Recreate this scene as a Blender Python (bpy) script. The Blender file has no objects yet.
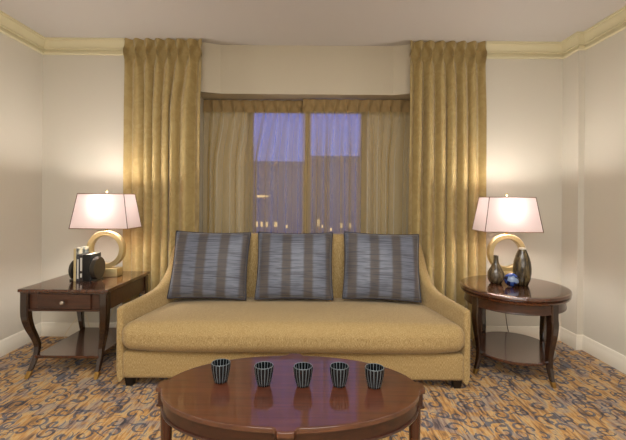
import bpy, bmesh, math, random
from mathutils import Vector, Matrix
PI = math.pi
S = bpy.context.scene
COL = S.collection

# ------------------------------------------------------------------ camera, world, lights, exposure
CAM_Z = 1.268
cd = bpy.data.cameras.new('camera'); cam = bpy.data.objects.new('camera', cd); COL.objects.link(cam)
cd.sensor_width = 36.0; cd.sensor_fit = 'HORIZONTAL'
cd.lens = 400.0 / 626.0 * 36.0
cd.shift_y = -21.0 / 626.0
cd.clip_start = 0.05; cd.clip_end = 300
cam.location = (0, 0, CAM_Z)
cam.rotation_euler = (PI / 2, -0.0085, 0)
S.camera = cam

W = bpy.data.worlds.new('dusk'); S.world = W; W.use_nodes = True
wn = W.node_tree.nodes; wl = W.node_tree.links
wn.clear()
wo = wn.new('ShaderNodeOutputWorld'); wb = wn.new('ShaderNodeBackground')
tc = wn.new('ShaderNodeTexCoord'); sx = wn.new('ShaderNodeSeparateXYZ'); rp = wn.new('ShaderNodeValToRGB')
wl.new(tc.outputs['Generated'], sx.inputs[0]); wl.new(sx.outputs['Z'], rp.inputs[0])
rp.color_ramp.elements[0].position = 0.0; rp.color_ramp.elements[0].color = (0.14, 0.16, 0.40, 1)
rp.color_ramp.elements[1].position = 0.35; rp.color_ramp.elements[1].color = (0.08, 0.12, 0.52, 1)
wl.new(rp.outputs[0], wb.inputs[0]); wl.new(wb.outputs[0], wo.inputs[0])
wb.inputs[1].default_value = 1.25

def area(name, loc, rot, sx_, sy_, power, color):
    l = bpy.data.lights.new(name, 'AREA'); l.shape = 'RECTANGLE'; l.size = sx_; l.size_y = sy_
    l.energy = power; l.color = color
    o = bpy.data.objects.new(name, l); o.location = loc; o.rotation_euler = rot; COL.objects.link(o)
    return o
area('ceiling_fill_light', (0.0, 0.5, 2.66), (0, 0, 0), 2.6, 1.6, 66, (1.0, 0.975, 0.93))  # unseen fill panel under the ceiling, added to brighten the room
area('front_fill_light', (0.0, -1.7, 1.75), (math.radians(84), 0, 0), 3.4, 1.4, 36, (1.0, 0.975, 0.93))  # broad front fill added behind the camera, stands for no particular lamp

S.view_settings.view_transform = 'Standard'; S.view_settings.look = 'None'
S.view_settings.exposure = 0.50; S.view_settings.gamma = 1.0
S.view_settings.use_curve_mapping = False

# ------------------------------------------------------------------ node helpers / materials
def srgb(r, g, b):
    f = lambda c: (c / 255 / 12.92) if c / 255 <= 0.04045 else ((c / 255 + 0.055) / 1.055) ** 2.4
    return (f(r), f(g), f(b), 1)

class NT:
    def __init__(s, name):
        s.m = bpy.data.materials.new(name); s.m.use_nodes = True
        s.t = s.m.node_tree; s.n = s.t.nodes; s.n.clear()
        s.out = s.n.new('ShaderNodeOutputMaterial')
    def link(s, a, b): s.t.links.new(a, b)
    def put(s, v, sock):
        if isinstance(v, bpy.types.NodeSocket): s.link(v, sock)
        else: sock.default_value = v
    def math(s, op, a, b=0.0, c=0.0, clamp=False):
        n = s.n.new('ShaderNodeMath'); n.operation = op; n.use_clamp = clamp
        s.put(a, n.inputs[0]); s.put(b, n.inputs[1]); s.put(c, n.inputs[2]); return n.outputs[0]
    def coords(s, kind='Object'):
        return s.n.new('ShaderNodeTexCoord').outputs[kind]
    def mapping(s, vec, scale=(1, 1, 1), rot=(0, 0, 0), loc=(0, 0, 0)):
        n = s.n.new('ShaderNodeMapping'); s.link(vec, n.inputs['Vector'])
        n.inputs['Scale'].default_value = scale; n.inputs['Rotation'].default_value = rot; n.inputs['Location'].default_value = loc
        return n.outputs[0]
    def noise(s, vec, scale, detail=2, rough=0.5, dist=0.0):
        n = s.n.new('ShaderNodeTexNoise'); s.link(vec, n.inputs['Vector'])
        n.inputs['Scale'].default_value = scale; n.inputs['Detail'].default_value = detail
        n.inputs['Roughness'].default_value = rough; n.inputs['Distortion'].default_value = dist
        return n.outputs['Fac']
    def ramp(s, fac, stops, interp='LINEAR'):
        n = s.n.new('ShaderNodeValToRGB'); s.put(fac, n.inputs[0]); cr = n.color_ramp; cr.interpolation = interp
        while len(cr.elements) < len(stops): cr.elements.new(0.5)
        for e, (p, c) in zip(cr.elements, stops): e.position = p; e.color = c
        return n.outputs[0]
    def mix(s, fac, a, b):
        n = s.n.new('ShaderNodeMix'); n.data_type = 'RGBA'
        s.put(fac, n.inputs[0]); s.put(a, n.inputs[6]); s.put(b, n.inputs[7]); return n.outputs[2]
    def bump(s, h, strength=0.3, dist=0.01):
        n = s.n.new('ShaderNodeBump'); n.inputs['Strength'].default_value = strength
        n.inputs['Distance'].default_value = dist; s.put(h, n.inputs['Height']); return n.outputs[0]
    def principled(s, color, rough=0.5, metal=0.0, coat=0.0, coat_rough=0.1, sheen=0.0, normal=None, spec=0.5, **kw):
        n = s.n.new('ShaderNodeBsdfPrincipled')
        s.put(color, n.inputs['Base Color']); s.put(rough, n.inputs['Roughness']); s.put(metal, n.inputs['Metallic'])
        n.inputs['Coat Weight'].default_value = coat; n.inputs['Coat Roughness'].default_value = coat_rough
        n.inputs['Sheen Weight'].default_value = sheen; n.inputs['Specular IOR Level'].default_value = spec
        if normal is not None: s.link(normal, n.inputs['Normal'])
        for k, v in kw.items(): s.put(v, n.inputs[k.replace('_', ' ')])
        s.link(n.outputs[0], s.out.inputs[0]); return n

def simple(name, rgb, rough=0.5, **kw):
    t = NT(name); t.principled(srgb(*rgb), rough, **kw); return t.m

def wood(name, dark, light, grain_axis=0, rough=0.22, coat=0.8, ior=1.6, crough=.08):
    t = NT(name); c = t.coords()
    sc = [22, 22, 22]; sc[grain_axis] = 1.6
    n = t.noise(t.mapping(c, tuple(sc)), 2.0, 5, 0.6, 0.6)
    big = t.noise(c, 3.0, 2)
    f = t.math('ADD', t.math('MULTIPLY', n, 0.75), t.math('MULTIPLY', big, 0.25))
    col = t.ramp(f, [(0.3, srgb(*dark)), (0.7, srgb(*light))])
    t.principled(col, rough, coat=coat, coat_rough=crough, Coat_IOR=ior, normal=t.bump(n, 0.03, 0.002)); return t.m

def emission(name, rgb, strength):
    t = NT(name); e = t.n.new('ShaderNodeEmission'); e.inputs[0].default_value = srgb(*rgb); e.inputs[1].default_value = strength
    t.link(e.outputs[0], t.out.inputs[0]); return t.m

def m_wall(name, rgb):
    t = NT(name); c = t.coords()
    n = t.noise(t.mapping(c, (60, 60, 6)), 4.0, 3)
    col = t.mix(t.math('MULTIPLY', n, 0.25), srgb(*rgb), srgb(rgb[0] - 14, rgb[1] - 14, rgb[2] - 14))
    t.principled(col, 0.55, normal=t.bump(n, 0.05, 0.002)); return t.m

def m_carpet():
    t = NT('patterned_carpet'); c = t.coords()
    # woven streaks that run along the room
    n1 = t.noise(t.mapping(c, (1.0, 0.13, 1)), 46.0, 3, 0.6)
    n2 = t.noise(t.mapping(c, (1.0, 0.22, 1)), 16.0, 2, 0.5)
    f = t.math('ADD', t.math('MULTIPLY', n1, 0.65), t.math('MULTIPLY', n2, 0.35))
    base = t.ramp(f, [(0.34, srgb(78, 64, 56)), (0.42, srgb(138, 104, 70)), (0.49, srgb(196, 146, 82)),
                      (0.55, srgb(206, 174, 122)), (0.62, srgb(116, 110, 112))])
    # slate patches
    pn = t.noise(c, 6.5, 3, 0.6, 0.8)
    patch = t.ramp(pn, [(0.50, (0, 0, 0, 1)), (0.60, (1, 1, 1, 1))])
    slate = t.ramp(n1, [(0.35, srgb(60, 62, 78)), (0.5, srgb(120, 122, 138)), (0.62, srgb(186, 168, 142))])
    col = t.mix(t.math('MULTIPLY', patch, 0.6), base, slate)
    # curled tendrils
    def spirals(scale, off, turns, width):
        p = t.mapping(c, (1, 1, 1), loc=(off, off * 1.7, 0))
        wob = t.n.new('ShaderNodeTexNoise'); t.link(p, wob.inputs['Vector']); wob.inputs['Scale'].default_value = 5
        v = t.n.new('ShaderNodeTexVoronoi'); v.voronoi_dimensions = '2D'; v.inputs['Scale'].default_value = scale
        v.inputs['Randomness'].default_value = 0.75
        t.link(p, v.inputs['Vector'])
        d = t.n.new('ShaderNodeVectorMath'); d.operation = 'SUBTRACT'; t.link(p, d.inputs[0]); t.link(v.outputs['Position'], d.inputs[1])
        s = t.n.new('ShaderNodeSeparateXYZ'); t.link(d.outputs[0], s.inputs[0])
        th = t.math('DIVIDE', t.math('ARCTAN2', s.outputs[1], s.outputs[0]), 2 * PI)
        r = t.math('MULTIPLY', v.outputs['Distance'], 1.0)
        cs = t.n.new('ShaderNodeSeparateColor'); t.link(v.outputs['Color'], cs.inputs[0])
        sgn = t.math('SUBTRACT', t.math('MULTIPLY', t.math('GREATER_THAN', cs.outputs[0], 0.5), 2.0), 1.0)
        a = t.math('FRACT', t.math('ADD', t.math('ADD', t.math('MULTIPLY', th, sgn), t.math('MULTIPLY', r, turns)), t.math('ADD', cs.outputs[1], 2.0)))
        ln = t.math('LESS_THAN', t.math('ABSOLUTE', t.math('SUBTRACT', a, 0.5)), width)
        inr = t.math('MULTIPLY', t.math('LESS_THAN', r, 0.43), t.math('GREATER_THAN', r, 0.05))
        return t.math('MULTIPLY', ln, inr)
    s1 = spirals(8.2, 0.0, 2.5, 0.17)
    vn = t.noise(c, 6.0, 1, 0.5, 1.0)
    gap = t.math('GREATER_THAN', t.noise(c, 9.0, 1), 0.5)
    vine = t.math('MULTIPLY', t.math('LESS_THAN', t.math('ABSOLUTE', t.math('SUBTRACT', vn, 0.5)), 0.022), gap)
    ln = t.math('MAXIMUM', s1, vine)
    col = t.mix(t.math('MULTIPLY', ln, 0.85), col, t.ramp(n1, [(0.38, srgb(40, 42, 54)), (0.62, srgb(92, 98, 116))]))
    t.principled(col, 0.95, sheen=0.15, spec=0.1, normal=t.bump(t.noise(c, 220, 2), 0.35, 0.006)); return t.m

def m_damask():
    t = NT('gold_damask'); c = t.coords('UV')
    n = t.noise(c, 9.0, 4, 0.55, 1.6)
    pat = t.ramp(n, [(0.45, (0, 0, 0, 1)), (0.56, (1, 1, 1, 1))])
    rib = t.noise(t.mapping(c, (160, 30, 1)), 3.0, 2)
    col = t.mix(t.math('MULTIPLY', pat, 0.4), srgb(172, 150, 98), srgb(192, 172, 120))
    col = t.mix(t.math('MULTIPLY', rib, 0.35), col, srgb(140, 116, 68))
    rg = t.math('SUBTRACT', 0.62, t.math('MULTIPLY', pat, 0.16))
    t.principled(col, rg, sheen=0.2, spec=0.35, normal=t.bump(rib, 0.12, 0.003)); return t.m

def m_tweed():
    t = NT('gold_tweed'); c = t.coords()
    a = t.noise(t.mapping(c, (620, 620, 60)), 1.0, 3, 0.6)
    b = t.noise(t.mapping(c, (140, 520, 520)), 1.0, 2, 0.6)
    f = t.math('ADD', t.math('MULTIPLY', a, 0.6), t.math('MULTIPLY', b, 0.4))
    col = t.ramp(f, [(0.36, srgb(118, 93, 54)), (0.5, srgb(168, 141, 92)), (0.64, srgb(206, 184, 136))])
    t.principled(col, 0.85, sheen=0.2, spec=0.2, normal=t.bump(f, 0.3, 0.004)); return t.m

def m_stripe():
    t = NT('blue_stripe_satin'); c = t.coords()
    s = t.n.new('ShaderNodeSeparateXYZ'); t.link(c, s.inputs[0])
    x = t.math('ADD', s.outputs[0], t.math('MULTIPLY', t.math('SUBTRACT', t.noise(c, 14, 2), 0.5), 0.012))
    w = t.math('SINE', t.math('MULTIPLY', t.math('ADD', x, 0.105), 2 * PI / 0.172))
    st = t.ramp(t.math('ADD', t.math('MULTIPLY', w, 0.5), 0.5), [(0.46, (0, 0, 0, 1)), (0.78, (1, 1, 1, 1))])
    rib = t.noise(t.mapping(c, (6, 6, 210)), 1.0, 2, 0.6)
    col = t.mix(st, srgb(106, 112, 128), srgb(84, 77, 74))
    col = t.mix(t.ramp(rib, [(0.48, (0, 0, 0, 1)), (0.62, (0.8, 0.8, 0.8, 1))]), col, srgb(50, 52, 64))
    t.principled(col, t.math('ADD', 0.34, t.math('MULTIPLY', st, 0.2)), sheen=0.25, spec=0.5, normal=t.bump(rib, 0.45, 0.006)); return t.m

def m_sheer():
    t = NT('sheer_voile'); c = t.coords('UV')
    d = t.n.new('ShaderNodeBsdfDiffuse'); d.inputs[0].default_value = srgb(204, 182, 130)
    tr = t.n.new('ShaderNodeBsdfTranslucent'); tr.inputs[0].default_value = srgb(204, 182, 130)
    m1 = t.n.new('ShaderNodeMixShader'); m1.inputs[0].default_value = 0.3
    t.link(d.outputs[0], m1.inputs[1]); t.link(tr.outputs[0], m1.inputs[2])
    tp = t.n.new('ShaderNodeBsdfTransparent')
    lw = t.n.new('ShaderNodeLayerWeight'); lw.inputs[0].default_value = 0.5
    f = t.math('ADD', 0.42, t.math('MULTIPLY', lw.outputs['Facing'], 0.8), clamp=True)
    f = t.math('MINIMUM', f, 0.97)
    m2 = t.n.new('ShaderNodeMixShader'); t.put(f, m2.inputs[0])
    t.link(tp.outputs[0], m2.inputs[1]); t.link(m1.outputs[0], m2.inputs[2]); t.link(m2.outputs[0], t.out.inputs[0]); return t.m

def m_shade():
    t = NT('linen_shade'); c = t.coords()
    n = t.noise(t.mapping(c, (200, 200, 200)), 1.0, 2)
    col = t.mix(t.math('MULTIPLY', n, 0.12), srgb(226, 209, 208), srgb(202, 184, 182))
    d = t.n.new('ShaderNodeBsdfDiffuse'); t.link(col, d.inputs[0])
    tr = t.n.new('ShaderNodeBsdfTranslucent'); t.link(col, tr.inputs[0])
    m1 = t.n.new('ShaderNodeMixShader'); m1.inputs[0].default_value = 0.068
    t.link(d.outputs[0], m1.inputs[1]); t.link(tr.outputs[0], m1.inputs[2]); t.link(m1.outputs[0], t.out.inputs[0]); return t.m

def m_glass():
    t = NT('window_glass')
    g = t.n.new('ShaderNodeBsdfGlossy'); g.inputs['Roughness'].default_value = 0.3
    tp = t.n.new('ShaderNodeBsdfTransparent'); tp.inputs[0].default_value = (0.93, 0.95, 0.96, 1)
    m = t.n.new('ShaderNodeMixShader'); m.inputs[0].default_value = 0.03
    t.link(tp.outputs[0], m.inputs[1]); t.link(g.outputs[0], m.inputs[2]); t.link(m.outputs[0], t.out.inputs[0]); return t.m

def m_vase(name, dark, light):
    t = NT(name); c = t.coords()
    n = t.noise(t.mapping(c, (45, 45, 7)), 1.0, 4, 0.6, 0.5)
    col = t.ramp(n, [(0.36, srgb(*dark)), (0.52, srgb(*[(a + b) // 2 for a, b in zip(dark, light)])), (0.68, srgb(*light))])
    t.principled(col, 0.25, coat=0.5); return t.m

def m_orb():
    t = NT('marbled_glass'); c = t.coords()
    v = t.n.new('ShaderNodeTexVoronoi'); v.inputs['Scale'].default_value = 26; t.link(c, v.inputs['Vector'])
    s = t.n.new('ShaderNodeSeparateColor'); t.link(v.outputs['Color'], s.inputs[0])
    col = t.ramp(s.outputs[0], [(0.0, srgb(18, 26, 60)), (0.32, srgb(40, 70, 140)), (0.5, srgb(20, 22, 34)), (0.60, srgb(130, 150, 180)), (0.72, srgb(226, 226, 220))], 'CONSTANT')
    t.principled(col, 0.12, coat=0.6); return t.m

def m_book_art():
    t = NT('picture_cover'); c = t.coords()
    n = t.noise(c, 22, 3)
    col = t.ramp(n, [(0.38, srgb(52, 58, 60)), (0.5, srgb(132, 138, 134)), (0.62, srgb(188, 178, 150))])
    t.principled(col, 0.35); return t.m

M = dict(
    wall=m_wall('wall_covering', (210, 204, 190)), ceil=simple('ceiling_paint', (204, 199, 194), 0.7),
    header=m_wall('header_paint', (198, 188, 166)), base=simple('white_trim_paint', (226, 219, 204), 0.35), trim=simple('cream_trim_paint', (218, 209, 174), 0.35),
    carpet=m_carpet(), damask=m_damask(), tweed=m_tweed(), stripe=m_stripe(), sheer=m_sheer(), shade=m_shade(), glass=m_glass(),
    wood_x=wood('walnut_across', (38, 19, 10), (80, 43, 23), 0, 0.34, 0.5, 1.5, .28), wood_y=wood('walnut_lengthwise', (48, 24, 13), (94, 52, 29), 1),
    wood_z=wood('walnut_upright', (26, 13, 8), (52, 28, 16), 2), mahog=wood('mahogany', (58, 25, 13), (96, 49, 27), 0, 0.35, 1.0, 1.84, .05),
    mahog_dark=wood('mahogany_edge', (40, 18, 10), (70, 34, 20), 0, 0.3, 0.5, 1.5, .2), mahog_z=wood('mahogany_upright', (54, 26, 15), (88, 46, 28), 2, 0.25, 0.5),
    pipe=simple('slate_piping', (54, 52, 60), 0.5), black_leg=simple('black_wood', (22, 16, 14), 0.35),
    gold=simple('champagne_gold', (204, 184, 136), 0.36, metal=0.75), brass=simple('aged_brass', (168, 132, 72), 0.35, metal=0.9),
    nickel=simple('satin_nickel', (196, 188, 176), 0.25, metal=0.9), bulb=emission('bulb_glow', (255, 236, 210), 14),
    seam=simple('shade_seam', (150, 116, 92), 0.7), seam_dark=simple('shade_seam_dark', (92, 60, 48), 0.7),
    cup_black=simple('cup_black', (10, 11, 13), 0.25), cup_silver=simple('cup_silver', (108, 116, 120), 0.32, metal=0.3),
    vase=m_vase('smoked_glaze', (46, 36, 24), (126, 108, 78)), vase_t=m_vase('smoked_glaze_tall', (34, 27, 17), (112, 96, 62)),
    ivory=simple('ivory_glaze', (226, 220, 206), 0.3), orb=m_orb(),
    cover_cream=simple('cream_cover', (196, 176, 130), 0.5), cover_art=m_book_art(), cover_black=simple('black_cover', (16, 15, 15), 0.4),
    cover_slate=simple('slate_cover', (64, 64, 66), 0.45), cover_brown=simple('brown_cover', (58, 48, 42), 0.45), pages=simple('paper_pages', (218, 208, 186), 0.8),
    band=simple('pale_spine_band', (206, 202, 192), 0.5), bronze=simple('dark_bronze', (72, 66, 58), 0.35, metal=0.6),
    cord_w=simple('white_cord', (222, 208, 176), 0.5), cord_d=simple('brown_cord', (84, 70, 52), 0.5),
    frame=simple('window_frame_paint', (150, 136, 108), 0.5), facade=simple('facade_concrete', (150, 142, 144), 0.8), lit=emission('lit_window', (255, 214, 160), 1.0),
    dark_line=simple('table_gap', (20, 10, 7), 0.5))

# ------------------------------------------------------------------ mesh helpers
def obj(name, bm, mats, parent=None, smooth=True, angle=35, loc=None):
    me = bpy.data.meshes.new(name)
    bmesh.ops.recalc_face_normals(bm, faces=bm.faces[:])
    bm.to_mesh(me); bm.free()
    for m in (mats if isinstance(mats, (list, tuple)) else [mats]): me.materials.append(m)
    if smooth:
        for p in me.polygons: p.use_smooth = True
        if angle: me.set_sharp_from_angle(angle=math.radians(angle))
    o = bpy.data.objects.new(name, me); COL.objects.link(o)
    if smooth and angle and me.materials[0].name.startswith(('walnut', 'mahogany')):
        w = o.modifiers.new('flat_faces', 'WEIGHTED_NORMAL'); w.mode = 'FACE_AREA'; w.weight = 100; w.keep_sharp = True
    if parent: o.parent = parent
    if loc: o.location = loc
    return o
def tag(o, label, cat, group=None):
    o['label'] = label; o['category'] = cat
    if group: o['group'] = group
    return o
def thing(name, label, cat, loc=(0, 0, 0), rotz=0, group=None):
    o = bpy.data.objects.new(name, None); COL.objects.link(o); o.empty_display_size = 0.05
    o.location = loc; o.rotation_euler = (0, 0, rotz); return tag(o, label, cat, group)
def struct(name, bm, m, smooth=False, parent=None):
    o = obj(name, bm, m, parent, smooth)
    if not parent: o['kind'] = 'structure'
    return o
def copy_tree(o, parent=None):
    c = o.copy(); COL.objects.link(c)
    if parent: c.parent = parent
    for ch in list(o.children): copy_tree(ch, c)
    return c
B = bmesh.new

def box(bm, x0, x1, y0, y1, z0, z1, mi=0):
    v = [bm.verts.new(p) for p in ((x0, y0, z0), (x1, y0, z0), (x1, y1, z0), (x0, y1, z0), (x0, y0, z1), (x1, y0, z1), (x1, y1, z1), (x0, y1, z1))]
    for q in ((0, 3, 2, 1), (4, 5, 6, 7), (0, 1, 5, 4), (1, 2, 6, 5), (2, 3, 7, 6), (3, 0, 4, 7)):
        f = bm.faces.new([v[i] for i in q]); f.material_index = mi
def rbox(bm, c, h, r, seg=4, inner=1, fn=None, mi=0):
    """box with rounded edges and corners"""
    ax = []
    for k in range(3):
        rr = min(r, h[k] * 0.999); i = h[k] - rr
        a = [i + rr * math.tan(PI / 4 * j / seg) for j in range(seg + 1)]
        n = inner if isinstance(inner, int) else inner[k]
        mid = [-i + 2 * i * j / n for j in range(1, n)] if n > 1 else []
        ax.append([-x for x in reversed(a)] + mid + a)
    cache = {}
    def V(p):
        key = tuple(round(t, 6) for t in p)
        if key not in cache:
            q = [max(-(h[k] - min(r, h[k] * .999)), min(h[k] - min(r, h[k] * .999), p[k])) for k in range(3)]
            d = Vector([p[k] - q[k] for k in range(3)])
            L = d.length
            if L > 1e-9: d = d / L * r
            w = Vector(q) + d
            if fn: w = Vector(fn(w))
            cache[key] = bm.verts.new(w + Vector(c))
        return cache[key]
    for k in range(3):
        a, b = [(1, 2), (2, 0), (0, 1)][k]
        for sgn in (-1, 1):
            for i in range(len(ax[a]) - 1):
                for j in range(len(ax[b]) - 1):
                    ps = []
                    for (ii, jj) in ((i, j), (i + 1, j), (i + 1, j + 1), (i, j + 1)):
                        p = [0, 0, 0]; p[k] = sgn * ax[k][-1]; p[a] = ax[a][ii]; p[b] = ax[b][jj]; ps.append(V(p))
                    if len(set(ps)) == 4:
                        f = bm.faces.new(ps); f.material_index = mi
def loft(bm, rings, caps=True, closed=True, mi=0):
    R = [[bm.verts.new(p) for p in ring] for ring in rings]
    n = len(R[0])
    for a, b in zip(R, R[1:]):
        for i in range(n if closed else n - 1):
            f = bm.faces.new((a[i], a[(i + 1) % n], b[(i + 1) % n], b[i])); f.material_index = mi
    if caps:
        for ring in (R[0][::-1], R[-1]):
            f = bm.faces.new(ring); f.material_index = mi
    return R
def lathe(bm, prof, seg=40, c=(0, 0, 0), caps=True, mi=0):
    loft(bm, [[(c[0] + r * math.cos(2 * PI * i / seg), c[1] + r * math.sin(2 * PI * i / seg), c[2] + z) for i in range(seg)] for r, z in prof], caps, mi=mi)
def tube(bm, pts, r, seg=8, closed=False, mi=0):
    P = [Vector(p) for p in pts]; n = len(P); rings = []
    for i in range(n):
        a = P[(i - 1) % n] if (closed or i > 0) else P[i]
        b = P[(i + 1) % n] if (closed or i < n - 1) else P[i]
        t = (b - a).normalized()
        up = Vector((0, 0, 1)) if abs(t.z) < 0.9 else Vector((0, 1, 0))
        u = t.cross(up).normalized(); w = t.cross(u).normalized()
        rings.append([P[i] + r * (math.cos(2 * PI * k / seg) * u + math.sin(2 * PI * k / seg) * w) for k in range(seg)])
    if closed: rings.append(rings[0])
    loft(bm, rings, not closed, mi=mi)
    if closed: bmesh.ops.remove_doubles(bm, verts=bm.verts[:], dist=1e-6)
def smooth_path(pts, n=8):
    out = []
    P = [Vector(p) for p in pts]
    for i in range(len(P) - 1):
        p0 = P[max(i - 1, 0)]; p1 = P[i]; p2 = P[i + 1]; p3 = P[min(i + 2, len(P) - 1)]
        for k in range(n):
            t = k / n
            out.append(0.5 * ((2 * p1) + (-p0 + p2) * t + (2 * p0 - 5 * p1 + 4 * p2 - p3) * t * t + (-p0 + 3 * p1 - 3 * p2 + p3) * t ** 3))
    out.append(P[-1]); return out
def prism(bm, outline, z0, z1, mi=0):
    loft(bm, [[(x, y, z0) for x, y in outline], [(x, y, z1) for x, y in outline]], True, mi=mi)
def wall_sweep(bm, pts, prof):
    """sweep a (offset-into-room, z) profile along a plan polyline; the room lies to the right of travel"""
    P = [Vector((p[0], p[1])) for p in pts]; rings = []
    for i in range(len(P)):
        ns = []
        if i > 0: d = (P[i] - P[i - 1]).normalized(); ns.append(Vector((d.y, -d.x)))
        if i < len(P) - 1: d = (P[i + 1] - P[i]).normalized(); ns.append(Vector((d.y, -d.x)))
        m = ns[0] if len(ns) == 1 else (ns[0] + ns[1]) / (1 + ns[0].dot(ns[1]))
        rings.append([(P[i].x + m.x * u, P[i].y + m.y * u, z) for u, z in prof])
    loft(bm, rings, True)

# ------------------------------------------------------------------ the room
H = 2.70; XL = -2.473; XB = 2.272; XR = 2.325; YB = 3.65; YP = 3.43; YF = -2.2
bm = B(); box(bm, XL - .12, XR + .12, YF - .12, YB + .5, -.1, 0); struct('floor', bm, M['carpet'])
bm = B(); box(bm, XL - .12, XR + .12, YF - .12, YB + .5, H, H + .1); struct('ceiling', bm, M['ceil'])
bm = B(); box(bm, XL - .12, XL, YF - .12, YB + .5, 0, H); struct('wall_left', bm, M['wall'])
bm = B(); prism(bm, [(XB, YB + .5), (XB, YP), (XR, YP), (XR, YF - .12), (XR + .12, YF - .12), (XR + .12, YB + .5)], 0, H); struct('wall_right', bm, M['wall'])
bm = B(); box(bm, XL, XR, YF - .12, YF, 0, H); struct('wall_front', bm, M['wall'])
RX0, RX1, YW, ZH = -1.09, 0.96, 3.97, 2.245            # window recess
WX0, WX1, WZ0, WZ1 = -0.66, 0.53, 0.74, 2.19           # window opening
bm = B()
box(bm, XL, RX0, YB, YW + .18, 0, H); box(bm, RX1, XB, YB, YW + .18, 0, H)
box(bm, RX0, WX0, YW, YW + .18, 0, ZH); box(bm, WX1, RX1, YW, YW + .18, 0, ZH)
box(bm, WX0, WX1, YW, YW + .18, 0, WZ0); box(bm, WX0, WX1, YW, YW + .18, WZ1, ZH)
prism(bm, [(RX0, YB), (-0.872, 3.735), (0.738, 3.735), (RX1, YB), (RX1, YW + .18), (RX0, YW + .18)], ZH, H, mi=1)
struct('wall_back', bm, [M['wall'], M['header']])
crown = [(0, H), (.056, H), (.056, H - .014), (.044, H - .016), (.044, H - .024), (.040, H - .036), (.028, H - .062), (.020, H - .084), (.028, H - .086), (.028, H - .094), (.010, H - .097), (.010, H - .118), (.022, H - .120), (.022, H - .133), (0, H - .138)]
base = [(0, 0), (.018, 0), (.018, .088), (.012, .098), (.012, .108), (.006, .122), (0, .124)]
bm = B(); wall_sweep(bm, [(XL, YF), (XL, YB), (-1.712, YB)], crown); struct('trim_1', bm, M['trim'], True)
bm = B(); wall_sweep(bm, [(1.548, YB), (XB, YB), (XB, YP), (XR, YP), (XR, YF)], crown); struct('trim_2', bm, M['trim'], True)
bm = B(); wall_sweep(bm, [(XL, YF), (XL, YB), (RX0, YB)], base); struct('baseboard_left', bm, M['base'], True)
bm = B(); wall_sweep(bm, [(RX1, YB), (XB, YB), (XB, YP), (XR, YP), (XR, YF)], base); struct('baseboard_right', bm, M['base'], True)

# window
bm = B(); y0, y1 = YW + .05, YW + .11
for a in ((WX0, WX0 + .05, WZ0, WZ1), (WX1 - .05, WX1, WZ0, WZ1), (WX0 + .05, WX1 - .05, WZ1 - .05, WZ1), (WX0 + .05, WX1 - .05, WZ0, WZ0 + .05), (-.085, -.035, WZ0 + .05, WZ1 - .05)):
    box(bm, a[0], a[1], y0, y1, a[2], a[3])
win = struct('window_1', bm, M['frame'])
for a, b in ((WX0 + .05, -.085), (-.035, WX1 - .05)):
    bm = B(); box(bm, a, b, YW + .076, YW + .084, WZ0 + .05, WZ1 - .05); obj('glass_pane', bm, M['glass'], win, False)

# view outside: neighbouring blocks across the street at dusk
def block(label, x0, x1, y, z0, z1, wins):
    t = thing('building', label, 'building', ((x0 + x1) / 2, y, z0))
    w = (x1 - x0) / 2
    bm = B(); box(bm, -w, w, 0, 8, 0, z1 - z0); box(bm, -w - .15, w + .15, -.15, 8.15, z1 - z0, z1 - z0 + .4); obj('facade', bm, M['facade'], t, False)
    for (wx, wz, ww, wh) in wins:
        bm = B(); cx = wx - (x0 + x1) / 2; cz = wz - z0
        box(bm, cx - ww / 2, cx + ww / 2, -.05, 0.02, cz - wh / 2, cz + wh / 2); obj('window', bm, M['lit'], t, False)
block('dusky building across the street, left half of window, lights low down', -9, -1.0, 40, -14, 4.6,
      [(-5.2, 1.5, .8, .22), (-4.6, 1.5, .3, .16), (-5.6, -1.3, .22, .5), (-5.1, -1.3, .22, .5), (-4.6, -1.3, .22, .5), (-3.7, -1.3, .3, .5), (-2.6, -1.5, .2, .3)])
block('dusky building across the street, seen through right half of window', -0.6, 7.6, 42, -14, 5.4,
      [(0.6, -1.2, .26, .7), (1.0, -1.6, .18, .3), (3.0, -1.5, .22, .5), (3.9, -1.5, .22, .5), (1.9, -1.9, .2, .3)])

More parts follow.
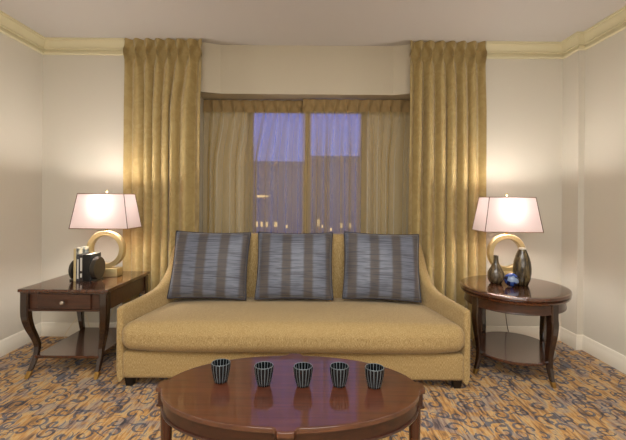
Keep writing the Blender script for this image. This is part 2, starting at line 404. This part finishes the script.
# ------------------------------------------------------------------ curtains
def drape(name, label, cat, x0, x1, y0, zt, zb, npl, a_top, a_low, mat, seed, head, group, tape=None, flare=0.0, pinch=1.0):
    rnd = random.Random(seed)
    t = thing(name, label, cat, ((x0 + x1) / 2, y0, zb), 0, group)
    cx = (x0 + x1) / 2
    amp = [rnd.uniform(.45, 1.05) for _ in range(npl + 2)]; ph = [rnd.uniform(-.22, .22) for _ in range(npl + 2)]
    drift = [rnd.uniform(-1.2, 1.2) for _ in range(npl + 2)]
    nu = npl * 18
    wd = [rnd.uniform(.6, 1.5) for _ in range(npl)]; tot = sum(wd); edges = [0.0]
    for w_ in wd: edges.append(edges[-1] + w_ / tot)
    def lerp(L, q):
        i = int(q); f = q - i; f = f * f * (3 - 2 * f); return L[min(i, npl + 1)] * (1 - f) + L[min(i + 1, npl + 1)] * f
    def P(u, z):
        d = zt - z
        q0 = u * npl; i = min(int(q0), npl - 1)
        q = q0
        uu = edges[i] + (edges[i + 1] - edges[i]) * (q0 - i)          # uneven spacing lower down
        p = 2 * PI * q
        k = min(1.0, max(0.0, (d - head) / 0.55)); k = k * k * (3 - 2 * k)
        g = math.exp(-((d - head * .95) / (head * .38)) ** 2)          # pinched spot of each pleat
        dn = min(1.0, d / max(zt - zb, .01))
        c = 0.5 + 0.5 * math.cos(p)
        wav = lerp(drift, q) * (0.15 + dn) * .9
        soft = (0.5 + 0.5 * math.cos(p + wav * .7)) ** (0.42 + 1.6 * abs(lerp(ph, q)))
        sec = 0.5 + 0.5 * math.cos(2 * p + lerp(drift, q) * 3)
        off = (1 - k) * a_top * ((c ** (.6 + 2.8 * g)) * (1 + .55 * g)) + k * a_low * (lerp(amp, q) * soft * .92 + .08 * sec)
        ue = u + (uu - u) * (0.25 + .75 * k)
        x = x0 + (x1 - x0) * ue - g * 0.6 * pinch * (x1 - x0) / npl / PI * math.sin(p)
        x += k * 0.10 * (x1 - x0) / npl * math.sin(p + lerp(drift, q) * 2) * min(1, 4 * u, 4 * (1 - u))
        x += flare * dn * (u - .5)
        return (x - cx, -off, z - zb)
    def sheet(z_hi, z_lo, nz, nm, m, par, push=0.0):
        bm = B(); uv = bm.loops.layers.uv.new('UVMap')
        G = []
        for j in range(nz + 1):
            z = z_hi + (z_lo - z_hi) * j / nz
            G.append([(bm.verts.new((lambda p: (p[0], p[1] - push, p[2]))(P(i / nu, z))), i / nu * (x1 - x0) * 1.8, z) for i in range(nu + 1)])
        for j in range(nz):
            for i in range(nu):
                q = (G[j][i], G[j + 1][i], G[j + 1][i + 1], G[j][i + 1])
                f = bm.faces.new([a[0] for a in q])
                for l, a in zip(f.loops, q): l[uv].uv = (a[1], a[2])
        return obj(nm, bm, m, par, True, None)
    s = sheet(zt - head * 1.05, zb, 44, 'curtain_panel', mat, t)
    h = sheet(zt, zt - head * 1.05, 10, 'pleated_heading', tape or mat, t)
    if tape is None:
        for o in (s, h):
            md = o.modifiers.new('thick', 'SOLIDIFY'); md.thickness = 0.004; md.offset = 0; md.use_rim = False
    return t
G1 = 'gold drapes flanking the window recess'
drape('drapery_panel', 'gold damask floor length drape behind the left lamp and drawer end table', 'curtain', -1.70, -1.01, YB - .012, H - .002, .02, 7, .052, .106, M['damask'], 4, .13, G1)
drape('drapery_panel', 'gold damask floor length drape beside the right lamp and oval side table', 'curtain', .862, 1.535, YB - .012, H - .002, .02, 7, .052, .106, M['damask'], 11, .13, G1, flare=.03)
tape = NT('sheer_heading'); tape.principled(srgb(150, 126, 84), .8); M['tape'] = tape.m
G2 = 'sheer curtains inside the window recess'
drape('sheer_curtain', 'sheer tan pleated curtain covering left half of the dusk window', 'curtain', RX0 + .01, -.025, YW - .03, ZH - .012, .03, 10, .024, .056, M['sheer'], 21, .11, G2, tape=M['tape'], pinch=.25)
drape('sheer_curtain', 'sheer tan pleated curtain covering right half of the dusk window', 'curtain', -.105, RX1 - .01, YW - .092, ZH - .012, .03, 10, .024, .056, M['sheer'], 33, .11, G2, tape=M['tape'], pinch=.25)

# ------------------------------------------------------------------ sofa
SX = -0.122
sofa = thing('sofa', 'gold tweed sofa with swooping arms and one long seat cushion', 'sofa', (SX, 3.05, 0))
def arm_shell():
    bm = B()
    # plan path of the shell's outer face, right half, from the middle of the back round to the front of the arm
    half = [(0, .405), (.35, .405), (.70, .403), (.88, .396), (.97, .372), (1.018, .325), (1.04, .26), (1.060, .18), (1.092, .05), (1.128, -.10), (1.158, -.24), (1.175, -.33), (1.180, -.372)]
    tops = [.975, .975, .975, .973, .968, .945, .86, .70, .595, .562, .55, .545, .54]
    thick = [.13, .13, .13, .13, .125, .11, .095, .085, .08, .075, .066, .058, .05]
    full = [(-x, y, h, t) for (x, y), h, t in zip(half, tops, thick)][:0:-1] + [(x, y, h, t) for (x, y), h, t in zip(half, tops, thick)]
    sm = smooth_path([(x, y, h) for x, y, h, t in full], 5); st = smooth_path([(t, 0, 0) for *_, t in full], 5)
    rings = []; n = len(sm)
    for i in range(n):
        a = sm[max(i - 1, 0)]; b = sm[min(i + 1, n - 1)]
        d = Vector((b.x - a.x, b.y - a.y, 0)).normalized(); nin = Vector((-d.y, d.x, 0))   # towards the seat
        if (Vector((0, 0, 0)) - Vector((sm[i].x, sm[i].y, 0))).dot(nin) < 0: nin = -nin
        p = sm[i]; t = st[i].x; h = p.z; r = t / 2
        o = Vector((p.x, p.y, 0)); ring = []
        z0 = .062
        ring.append(o + nin * .02 + Vector((0, 0, z0))); ring.append(o + nin * .004 + Vector((0, 0, z0 + .02)))
        for k in range(4): ring.append(o + Vector((0, 0, z0 + .06 + (h - r - z0 - .06) * k / 3)))
        for k in range(1, 9):
            an = PI * k / 9
            ring.append(o + nin * (r - r * math.cos(an)) + Vector((0, 0, h - r + r * math.sin(an))))
        for k in range(4): ring.append(o + nin * t + Vector((0, 0, h - r - (h - r - z0) * k / 3)))
        rings.append((ring, o + nin * (t / 2), d))
    def endcap(ring, c, d, sgn):
        out = []
        for k in range(1, 5):
            an = PI / 2 * k / 4; f = math.cos(an) * .55 + .45; e = .022 * math.sin(an)
            out.append([Vector((c.x + (p.x - c.x) * f, c.y + (p.y - c.y) * f, p.z - (1 - f) * .03)) + d * e * sgn for p in ring])
        return out
    a = endcap(*rings[0], -1)[::-1]; z = endcap(*rings[-1], 1)
    loft(bm, a + [r[0] for r in rings] + z, True)
    return bm
obj('arms_and_back', arm_shell(), M['tweed'], sofa, True, 50)
def taper(w):   # narrower towards the back, where the arms draw in
    k = 1 - .118 * max(0, (w.y + .36)) / .72
    return (w.x * k, w.y, w.z)
bm = B(); rbox(bm, (0, -.04, .155), (1.142, .36, .092), .03, 3, (12, 4, 1), taper); obj('seat_base', bm, M['tweed'], sofa)
def crown_fn(w):
    x, y, z = taper(w)
    u = w.x / 1.146; v = w.y / .385
    if z > 0: z += .027 * max(0, 1 - u ** 4) * max(0, 1 - v * v) ** .7
    if z < 0: z += .022 * abs(u) ** 8
    if y < -.2: y -= .03 * (1 - abs(u) ** 6) * max(0, 1 - (z / .12) ** 2)
    return (x, y, z)
bm = B(); rbox(bm, (0, -.055, .342), (1.146, .385, .098), .074, 7, (16, 8, 1), crown_fn); obj('seat_cushion', bm, M['tweed'], sofa)
for x in (-1.105, 1.105):
    for y in (-.335, .33):
        bm = B(); xx = x if y < 0 else x * .9
        loft(bm, [[(xx + a * r, y + b * r, z) for a, b in ((-1, -1), (1, -1), (1, 1), (-1, 1))] for r, z in ((.022, 0), (.03, .068))]); obj('leg', bm, M['black_leg'], sofa, False)

# throw pillows
def pillow(label, x, y, z, lean, roll, yaw, first=None):
    if first is None:
        t = thing('throw_pillow', label, 'pillow', (x, y, z), 0, 'striped pillows on the sofa')
        Wd, Ht, T = .304, .268, .085; N = 26
        bm = B(); top = {}; bot = {}
        def q(i, j):
            u = -1 + 2 * i / N; v = -1 + 2 * j / N
            u = math.copysign(abs(u) ** .8, u); v = math.copysign(abs(v) ** .8, v)
            X = u * Wd * (1 - .045 * (1 - v * v)); Z = v * Ht * (1 - .05 * (1 - u * u))
            th = T * max(0, (1 - u * u) * (1 - v * v)) ** .42
            th *= 1 + .06 * math.sin(5 * u + 3 * v)
            return X, Z, th
        for i in range(N + 1):
            for j in range(N + 1):
                X, Z, th = q(i, j)
                top[i, j] = bm.verts.new((X, -th, Z))
                bot[i, j] = top[i, j] if i in (0, N) or j in (0, N) else bm.verts.new((X, th, Z))
        for i in range(N):
            for j in range(N):
                bm.faces.new((top[i, j], top[i + 1, j], top[i + 1, j + 1], top[i, j + 1]))
                f = (bot[i, j], bot[i, j + 1], bot[i + 1, j + 1], bot[i + 1, j])
                bm.faces.new(f)
        obj('cushion_cover', bm, M['stripe'], t, True, None)
        e = [q(i, 0) for i in range(N)] + [q(N, j) for j in range(N)] + [q(N - i, N) for i in range(N)] + [q(0, N - j) for j in range(N)]
        bm = B(); tube(bm, [(a, 0, b) for a, b, _ in e], .006, 6, True); obj('piping', bm, M['pipe'], t, True, None)
    else:
        t = copy_tree(first); t['label'] = label; t.location = (x, y, z)
    t.rotation_euler = (lean, roll, yaw); return t
p0 = pillow('striped slate pillow at left end of gold sofa', -.816, 3.194, .738, math.radians(-19), math.radians(1.0), math.radians(1))
pillow('striped slate pillow in the middle of gold sofa', -.142, 3.198, .738, math.radians(-19), 0, 0, p0)
pillow('striped slate pillow at right end of gold sofa', .552, 3.198, .738, math.radians(-19), math.radians(1.5), math.radians(-3), p0)

# ------------------------------------------------------------------ left end table
def square_leg(bm, path, rot=0.0, mi=0):
    """path of (x, y, z, width); softly bevelled square section"""
    pts = smooth_path([(p[0], p[1], p[2]) for p in path], 6); ws = [v.x for v in smooth_path([(p[3], 0, 0) for p in path], 6)]
    rings = []
    for p, w in zip(pts, ws):
        h = w / 2; b = h * .74; ring = []
        for a, c in ((h, -b), (h, b), (b, h), (-b, h), (-h, b), (-h, -b), (-b, -h), (b, -h)):
            ring.append((p.x + a * math.cos(rot) - c * math.sin(rot), p.y + a * math.sin(rot) + c * math.cos(rot), p.z))
        rings.append(ring)
    loft(bm, rings, True, mi=mi)
TX, TY, TZ = -1.745, 3.158, .620
tbl = thing('end_table', 'dark walnut rectangular end table with one drawer, in left corner', 'end table', (TX, TY, 0))
hw, hd = .316, .366
bm = B(); rbox(bm, (0, 0, TZ - .011), (hw, hd, .011), .006, 3, 2); box(bm, -hw + .012, hw - .012, -hd + .012, hd - .012, TZ - .03, TZ - .02); obj('tabletop', bm, M['wood_y'], tbl, True)
bm = B(); z0, z1 = .462, TZ - .029
ai, di = hw - .036, hd - .036
for s in (-1, 1):
    box(bm, s * ai - .01, s * ai + .01, -di, di, z0, z1)
box(bm, -ai, ai, di - .01, di + .01, z0, z1)
box(bm, -ai, ai, -di + .0, -di + .02, z0, z1)
box(bm, -ai - .012, ai + .012, -di - .013, -di + .0, z0, z0 + .012)
obj('apron', bm, M['wood_x'], tbl, False)
bm = B(); rbox(bm, (0, -di - .006, (z0 + z1) / 2 + .005), (.186, .010, .053), .004, 2); dr = obj('drawer', bm, M['wood_x'], tbl)
bm = B(); prof = [(.006, 0), (.006, .012), (.013, .016), (.016, .022), (.013, .029), (.005, .032)]
lathe(bm, prof, 20); bmesh.ops.rotate(bm, verts=bm.verts[:], matrix=Matrix.Rotation(PI / 2, 3, 'X')); bmesh.ops.translate(bm, verts=bm.verts[:], vec=(0, -di - .016, .527)); obj('knob', bm, M['nickel'], dr)
def cab_leg(parent, sx_, sy_):
    prof = [(.030, .030, TZ - .03, .058), (.030, .030, .46, .058), (.033, .034, .40, .056), (.044, .050, .33, .051), (.064, .076, .25, .043), (.076, .084, .19, .037), (.076, .064, .12, .034), (.072, .030, .06, .031), (.070, .019, .042, .029)]
    path = [(sx_ * (hw - .008 - ex), sy_ * (hd - .008 - ey), z, w) for ex, ey, z, w in prof]
    bm = B(); square_leg(bm, path); lg = obj('leg', bm, M['wood_z'], parent)
    bm = B(); square_leg(bm, [(sx_ * (hw - .078), sy_ * (hd - .028), .043, .031), (sx_ * (hw - .076), sy_ * (hd - .013), .02, .029), (sx_ * (hw - .074), sy_ * (hd + .002), 0, .025)]); c = obj('foot_cap', bm, M['brass'], lg)
    c['label'] = 'brass foot cap'
for a in (-1, 1):
    for b in (-1, 1): cab_leg(tbl, a, b)
bm = B(); rbox(bm, (0, 0, .128), (hw - .088, hd - .052, .010), .004, 2); obj('shelf', bm, M['wood_y'], tbl)

# ------------------------------------------------------------------ right oval side table
OX, OY = 1.548, 3.085; PHI = math.radians(-116.5)        # long axis points out into the room
ot = thing('side_table', 'dark walnut oval side table with lower shelf, in right corner', 'side table', (OX, OY, 0))
def oval(a, b, n=72): return [(a * math.cos(2 * PI * i / n) * math.cos(PHI) - b * math.sin(2 * PI * i / n) * math.sin(PHI), a * math.cos(2 * PI * i / n) * math.sin(PHI) + b * math.sin(2 * PI * i / n) * math.cos(PHI)) for i in range(n)]
def oval_stack(bm, a, b, prof):
    loft(bm, [[(x, y, z) for x, y in oval(a + e, b + e)] for e, z in prof], True)
OA, OB = .442, .384
bm = B(); oval_stack(bm, OA, OB, [(-.030, TZ - .058), (-.012, TZ - .056), (-.006, TZ - .050), (-.004, TZ - .040), (-.014, TZ - .034), (-.006, TZ - .029), (0, TZ - .022), (0, TZ - .012), (-.004, TZ - .005), (-.014, TZ - .002), (-.03, TZ), (-.06, TZ), (-.2, TZ)]); obj('tabletop', bm, M['wood_y'], ot, True, 40)
bm = B(); R = [[(x, y, z) for x, y in oval(OA + e, OB + e)] for e, z in ((-.036, TZ - .056), (-.036, .508), (-.032, .503), (-.032, .495), (-.056, .495), (-.056, TZ - .056))]
loft(bm, R + [R[0]], False); obj('apron', bm, M['wood_x'], ot, True, 40)
def oval_pt(ang, off):
    rel = ang - PHI; r = 1 / math.sqrt((math.cos(rel) / (OA + off)) ** 2 + (math.sin(rel) / (OB + off)) ** 2)
    return r * math.cos(ang), r * math.sin(ang)
for dg in (-40, 42, 140, 222):
    an = PHI + math.radians(dg)
    prof = [(-.052, TZ - .056, .060), (-.052, .47, .060), (-.048, .42, .060), (-.052, .35, .056), (-.064, .27, .048), (-.074, .20, .041), (-.072, .13, .036), (-.058, .07, .031), (-.046, .035, .028)]
    path = [(*oval_pt(an, e), z, w) for e, z, w in prof]
    bm = B(); square_leg(bm, path, an); lg = obj('leg', bm, M['wood_z'], ot)
    bm = B(); square_leg(bm, [(*oval_pt(an, -.0475), .036, .030), (*oval_pt(an, -.040), .018, .027), (*oval_pt(an, -.033), 0, .023)], an); c = obj('foot_cap', bm, M['brass'], lg); c['label'] = 'brass foot cap'
bm = B(); oval_stack(bm, OA - .094, OB - .094, [(-.008, .128), (0, .132), (0, .144), (-.006, .150), (-.1, .150)]); obj('shelf', bm, M['wood_y'], ot, True, 40)

# ------------------------------------------------------------------ coffee table
KX, KY, KZ = -0.088, 1.715, .470
ct = thing('coffee_table', 'mahogany oval coffee table with scalloped corners, front and centre', 'coffee table', (KX, KY, 0))
CA, CB = .545, .326
def ear_outline(e=0.0):
    out = []; N = 720; w, w2, hgt = .030, .050, .027
    ds = []
    for i in range(N):
        t = 2 * PI * i / N
        p = Vector((CA * math.cos(t), CB * math.sin(t))); n = Vector((math.cos(t) / CA, math.sin(t) / CB)).normalized()
        k = round(t / (PI / 2)); tc_ = k * PI / 2
        cp = Vector((CA * math.cos(tc_), CB * math.sin(tc_))); s = (p - cp).length
        h = 0
        if s < w: h = hgt * (.86 + .14 * math.sqrt(1 - (s / w) ** 2))
        elif s < w2: q = (s - w) / (w2 - w); h = .86 * hgt * (1 - math.sqrt(max(0, 1 - (1 - q) ** 2)))
        dense = s < .08
        if dense or i % 4 == 0: out.append(tuple(p + n * (h + e)))
    return out
def ear_stack(bm, prof, caps=True): loft(bm, [[(x, y, z) for x, y in ear_outline(e)] for e, z in prof], caps)
bm = B(); ear_stack(bm, [(-.006, KZ - .020), (0, KZ - .018), (0, KZ - .004), (-.0015, KZ - .001), (-.004, KZ), (-.012, KZ)]); obj('tabletop', bm, M['mahog'], ct, True, 30)
bm = B(); R = [[(x, y, z) for x, y in ear_outline(e)] for e, z in ((-.010, KZ - .019), (-.010, KZ - .070), (-.004, KZ - .072), (-.002, KZ - .076), (-.004, KZ - .081), (-.030, KZ - .081), (-.030, KZ - .019))]
loft(bm, R + [R[0]], False); obj('apron', bm, M['mahog_dark'], ct, True, 30)
for (x, y) in ((-.532, 0), (.532, 0), (0, -.313), (0, .313)):
    bm = B(); lathe(bm, [(.024, KZ - .02), (.025, .405), (.029, .398), (.030, .392), (.029, .386), (.0255, .380), (.0245, .30), (.021, .15), (.017, .03), (.016, 0)], 28, (x, y, 0)); obj('leg', bm, M['mahog_z'], ct, True, 40)

# five ribbed cups
CUPX = [(-.394, 1.738, 'leftmost of five ribbed black cups on the mahogany coffee table'), (-.204, 1.712, 'second ribbed black cup from the left on the coffee table'),
        (-.036, 1.708, 'middle one of five ribbed black cups on coffee table'), (.119, 1.712, 'second ribbed black cup from the right on the coffee table'), (.268, 1.702, 'rightmost of five ribbed black cups on the mahogany coffee table')]
def cup(label, x, y):
    t = thing('ribbed_cup', label, 'cup', (x, y, KZ), 0, 'ribbed black cups on the coffee table')
    bm = B(); NR = 17; seg = NR * 8
    outer = [(.020, 0), (.0245, .002), (.0285, .014), (.0345, .036), (.0385, .058), (.0402, .075), (.0402, .084)]
    inner = [(.0372, .084), (.0366, .075), (.034, .055), (.029, .028), (.020, .012), (.004, .010)]
    rings = []
    for k, (r, z) in enumerate(outer + inner):
        out = k < len(outer); amp = (.0016 if 0 < k else 0) if out else .0006
        rings.append([((r + amp * math.cos(NR * 2 * PI * i / seg)) * math.cos(2 * PI * i / seg), (r + amp * math.cos(NR * 2 * PI * i / seg)) * math.sin(2 * PI * i / seg), z) for i in range(seg)])
    Rg = loft(bm, rings, True)
    bm.faces.ensure_lookup_table()
    for f in bm.faces:
        if len(f.verts) == 4:
            c = f.calc_center_median(); a = (math.atan2(c.y, c.x) / (2 * PI) * NR) % 1
            if min(a, 1 - a) < .17 and c.z > .004: f.material_index = 1
    obj('cup_body', bm, [M['cup_black'], M['cup_silver']], t, True, 60)
    bm = B(); n = 48
    tube(bm, [(.0387 * math.cos(2 * PI * i / n), .0387 * math.sin(2 * PI * i / n), .0845) for i in range(n)], .0016, 6, True); obj('rim', bm, M['cup_silver'], t, True, None)
    return t
c0 = None
for x, y, lb in CUPX:
    if c0 is None: c0 = cup(lb, x, y)
    else:
        c = copy_tree(c0); c.location = (x, y, KZ); c['label'] = lb; c.rotation_euler = (0, 0, x * 3)

# ------------------------------------------------------------------ lamps
def lamp(label, loc):
    t = thing('table_lamp', label, 'lamp', loc, 0, 'ring lamps either side of the sofa')
    bm = B(); rbox(bm, (0, 0, .034), (.112, .052, .034), .004, 2); obj('base', bm, M['gold'], t)
    bm = B(); n = 64; prof = []
    ro, ri, dp, zc = .153, .114, .028, .219
    rings = []
    for i in range(n + 1):
        a = 2 * PI * i / n; rings.append([(math.cos(a) * r, y, zc + math.sin(a) * r) for r, y in ((ro - .004, -dp), (ro, -dp + .004), (ro, dp - .004), (ro - .004, dp), (ri + .004, dp), (ri, dp - .004), (ri, -dp + .004), (ri + .004, -dp))])
    loft(bm, rings, False); bmesh.ops.remove_doubles(bm, verts=bm.verts[:], dist=1e-5); obj('ring', bm, M['gold'], t, True, 30)
    bm = B(); lathe(bm, [(.012, .369), (.012, .395), (.018, .398), (.018, .45), (.012, .455)], 20); obj('socket', bm, M['brass'], t)
    bm = B(); lathe(bm, [(.012, .455), (.016, .475), (.03, .515), (.033, .54), (.026, .565), (.01, .578)], 20); obj('bulb', bm, M['bulb'], t)
    b, tp, zb, zt = (.232, .130), (.186, .100), .397, .675
    cor = [(-1, -1), (1, -1), (1, 1), (-1, 1)]
    bm = B(); N = 10; rings = []
    for k in range(N + 1):
        f = k / N; w = b[0] + (tp[0] - b[0]) * f; d = b[1] + (tp[1] - b[1]) * f
        rings.append([(x * w, y * d, zb + (zt - zb) * f) for x, y in cor])
    loft(bm, rings, False); sh = obj('shade', bm, M['shade'], t, False)
    B3 = [(x * b[0], y * b[1], zb) for x, y in cor]; T3 = [(x * tp[0], y * tp[1], zt) for x, y in cor]
    for L in (B3, T3):
        bm = B()
        for i in range(4): tube(bm, [L[i], L[(i + 1) % 4]], .0035, 6)
        obj('shade_trim', bm, M['seam'], sh, True, None)
    for i in range(4):
        bm = B(); tube(bm, [B3[i], T3[i]], .0028, 6); obj('corner_seam', bm, M['seam_dark'], sh, True, None)
    bm = B()
    for i in (0, 1): tube(bm, [(0, 0, .664), ((-1) ** i * .186, 0, .673)], .0025, 6)
    tube(bm, [(.0, .0, .66), (.0, .0, .69)], .003, 6); tube(bm, smooth_path([(.016, 0, .44), (.05, 0, .50), (.05, 0, .60), (.0, 0, .662)], 6), .002, 6); tube(bm, smooth_path([(-.016, 0, .44), (-.05, 0, .50), (-.05, 0, .60), (.0, 0, .662)], 6), .002, 6)
    obj('harp', bm, M['brass'], t)
    bm = B(); lathe(bm, [(.004, .687), (.009, .692), (.010, .700), (.006, .708), (.001, .710)], 16); obj('finial', bm, M['gold'], t)
    l = bpy.data.lights.new('bulb_light', 'POINT'); l.energy = 20; l.color = (1.0, .955, .895); l.shadow_soft_size = .06
    o = bpy.data.objects.new('bulb_light', l); COL.objects.link(o); o.parent = t; o.location = (0, -.02, .57)
    return t
l1 = lamp('lit gold ring lamp with pale shade beside books on the drawer table', (-1.700, 3.30, TZ + .0006))
l2 = copy_tree(l1); l2.location = (1.598, 3.30, TZ + .0006); l2['label'] = 'lit gold ring lamp with pale shade behind dark vases on oval table'
def cord(parent, pts, m, r=.003):
    bm = B(); tube(bm, smooth_path([Vector(p) - parent.location for p in pts], 8), r, 6); return obj('power_cord', bm, m, parent, True, None)
cord(l1, [(-1.72, 3.345, .64), (-1.725, 3.44, .628), (-1.73, 3.525, .630), (-1.735, 3.552, .60), (-1.75, 3.575, .5), (-1.80, 3.59, .22), (-1.95, 3.59, .02), (-2.08, 3.57, .006), (-2.20, 3.56, .02), (-2.12, 3.60, .17), (-2.05, 3.62, .20), (-2.00, 3.605, .09), (-1.92, 3.59, .012), (-1.86, 3.57, .05), (-1.84, 3.62, .17)], M['cord_w'])
cord(l2, [(1.62, 3.345, .64), (1.70, 3.44, .629), (1.735, 3.515, .634), (1.75, 3.555, .60), (1.74, 3.56, .54), (1.72, 3.55, .40), (1.72, 3.55, .25), (1.76, 3.57, .08), (1.82, 3.59, .012), (1.95, 3.60, .01)], M['cord_d'], .0035)

# ------------------------------------------------------------------ books and bookends on the end table
def book(label, x, y, w, h, d, cover, spine, bands=()):
    t = thing('book', label, 'book', (x, y, TZ), 0, 'books standing on the end table')
    bm = B(); box(bm, -w / 2, -w / 2 + .0025, 0, d, 0, h); box(bm, w / 2 - .0025, w / 2, 0, d, 0, h); obj('cover', bm, cover, t, False)
    bm = B(); rbox(bm, (0, .0015, h / 2), (w / 2, .0025, h / 2), .002, 2); sp = obj('spine', bm, spine, t)
    bm = B(); box(bm, -w / 2 + .0025, w / 2 - .0025, .004, d - .006, .003, h - .004); obj('pages', bm, M['pages'], t, False)
    if bands:
        bm = B()
        for z0, z1 in bands: box(bm, -w / 2 * .6, w / 2 * .6, -.0018, -.0008, z0, z1)
        obj('spine_band', bm, M['band'], sp, False)
BY = 3.07
book('tall cream-spined book with picture cover, leftmost of the upright books', -1.824, BY, .020, .252, .172, M['cover_art'], M['cover_cream'])
book('slim slate book with pale spine bands, next to the tall cream book', -1.801, BY + .002, .021, .205, .15, M['cover_slate'], M['cover_slate'], ((.02, .17),))
book('slim brown book with pale spine bands, beside the thick black book', -1.777, BY + .004, .024, .200, .15, M['cover_brown'], M['cover_brown'], ((.03, .06), (.08, .18)))
book('thick black book, rightmost of the upright books by the lamp', -1.733, BY, .060, .205, .15, M['cover_slate'], M['cover_black'])
def bookend(label, x, r, th):
    t = thing('bookend', label, 'bookend', (x, BY + .06, TZ), 0, 'round bookends')
    bm = B(); lathe(bm, [(r - .004, -th / 2), (r, -th / 2 + .004), (r, th / 2 - .004), (r - .004, th / 2)], 40)
    bmesh.ops.rotate(bm, verts=bm.verts[:], matrix=Matrix.Rotation(PI / 2, 3, 'Y')); bmesh.ops.translate(bm, verts=bm.verts[:], vec=(0, 0, r + .006)); obj('disc', bm, M['bronze'], t)
    bm = B(); rbox(bm, (0, 0, .006), (th / 2 + .004, .05, .006), .002, 2); obj('foot', bm, M['bronze'], t)
bookend('round dark bookend left of the tall cream-spined book', -1.856, .075, .022)
bookend('round dark bookend between the thick black book and gold lamp base', -1.680, .088, .034)

# ------------------------------------------------------------------ vases and glass ball on the side table
v1 = thing('bud_vase', 'smoky brown bottle vase with slim neck, left on oval table', 'vase', (1.438, 3.135, TZ))
bm = B(); lathe(bm, [(.030, 0), (.042, .004), (.057, .03), (.063, .058), (.060, .085), (.046, .115), (.030, .142), (.020, .165), (.0175, .19), (.0185, .214), (.0145, .214), (.0135, .19), (.014, .16)], 40); obj('vase_body', bm, M['vase'], v1, True, 50)
bm = B(); lathe(bm, [(.0145, .2135), (.019, .2135), (.0192, .217), (.0165, .219), (.0145, .217)], 32); obj('rim', bm, M['vase_t'], v1)
v2 = thing('tall_vase', 'tall smoky brown vase with ivory rim, right on oval table', 'vase', (1.612, 3.075, TZ))
bm = B(); lathe(bm, [(.034, 0), (.044, .004), (.056, .04), (.065, .09), (.066, .13), (.060, .18), (.047, .225), (.032, .262), (.0255, .277), (.021, .277), (.024, .26), (.036, .2)], 40); obj('vase_body', bm, M['vase_t'], v2, True, 50)
bm = B(); lathe(bm, [(.0205, .276), (.026, .276), (.027, .281), (.0255, .287), (.0215, .287)], 36); obj('rim', bm, M['ivory'], v2)['label'] = 'ivory rim'
ob = thing('glass_ball', 'blue and white marbled glass ball between the two vases', 'ornament', (1.505, 3.02, TZ))
bm = B(); lathe(bm, [(.02, 0)] + [(.052 * math.sin(a), .0505 - .052 * math.cos(a) + .0) for a in [PI * k / 24 for k in range(4, 24)]] + [(.004, .1025)], 40)
obj('ball', bm, M['orb'], ob, True, None)
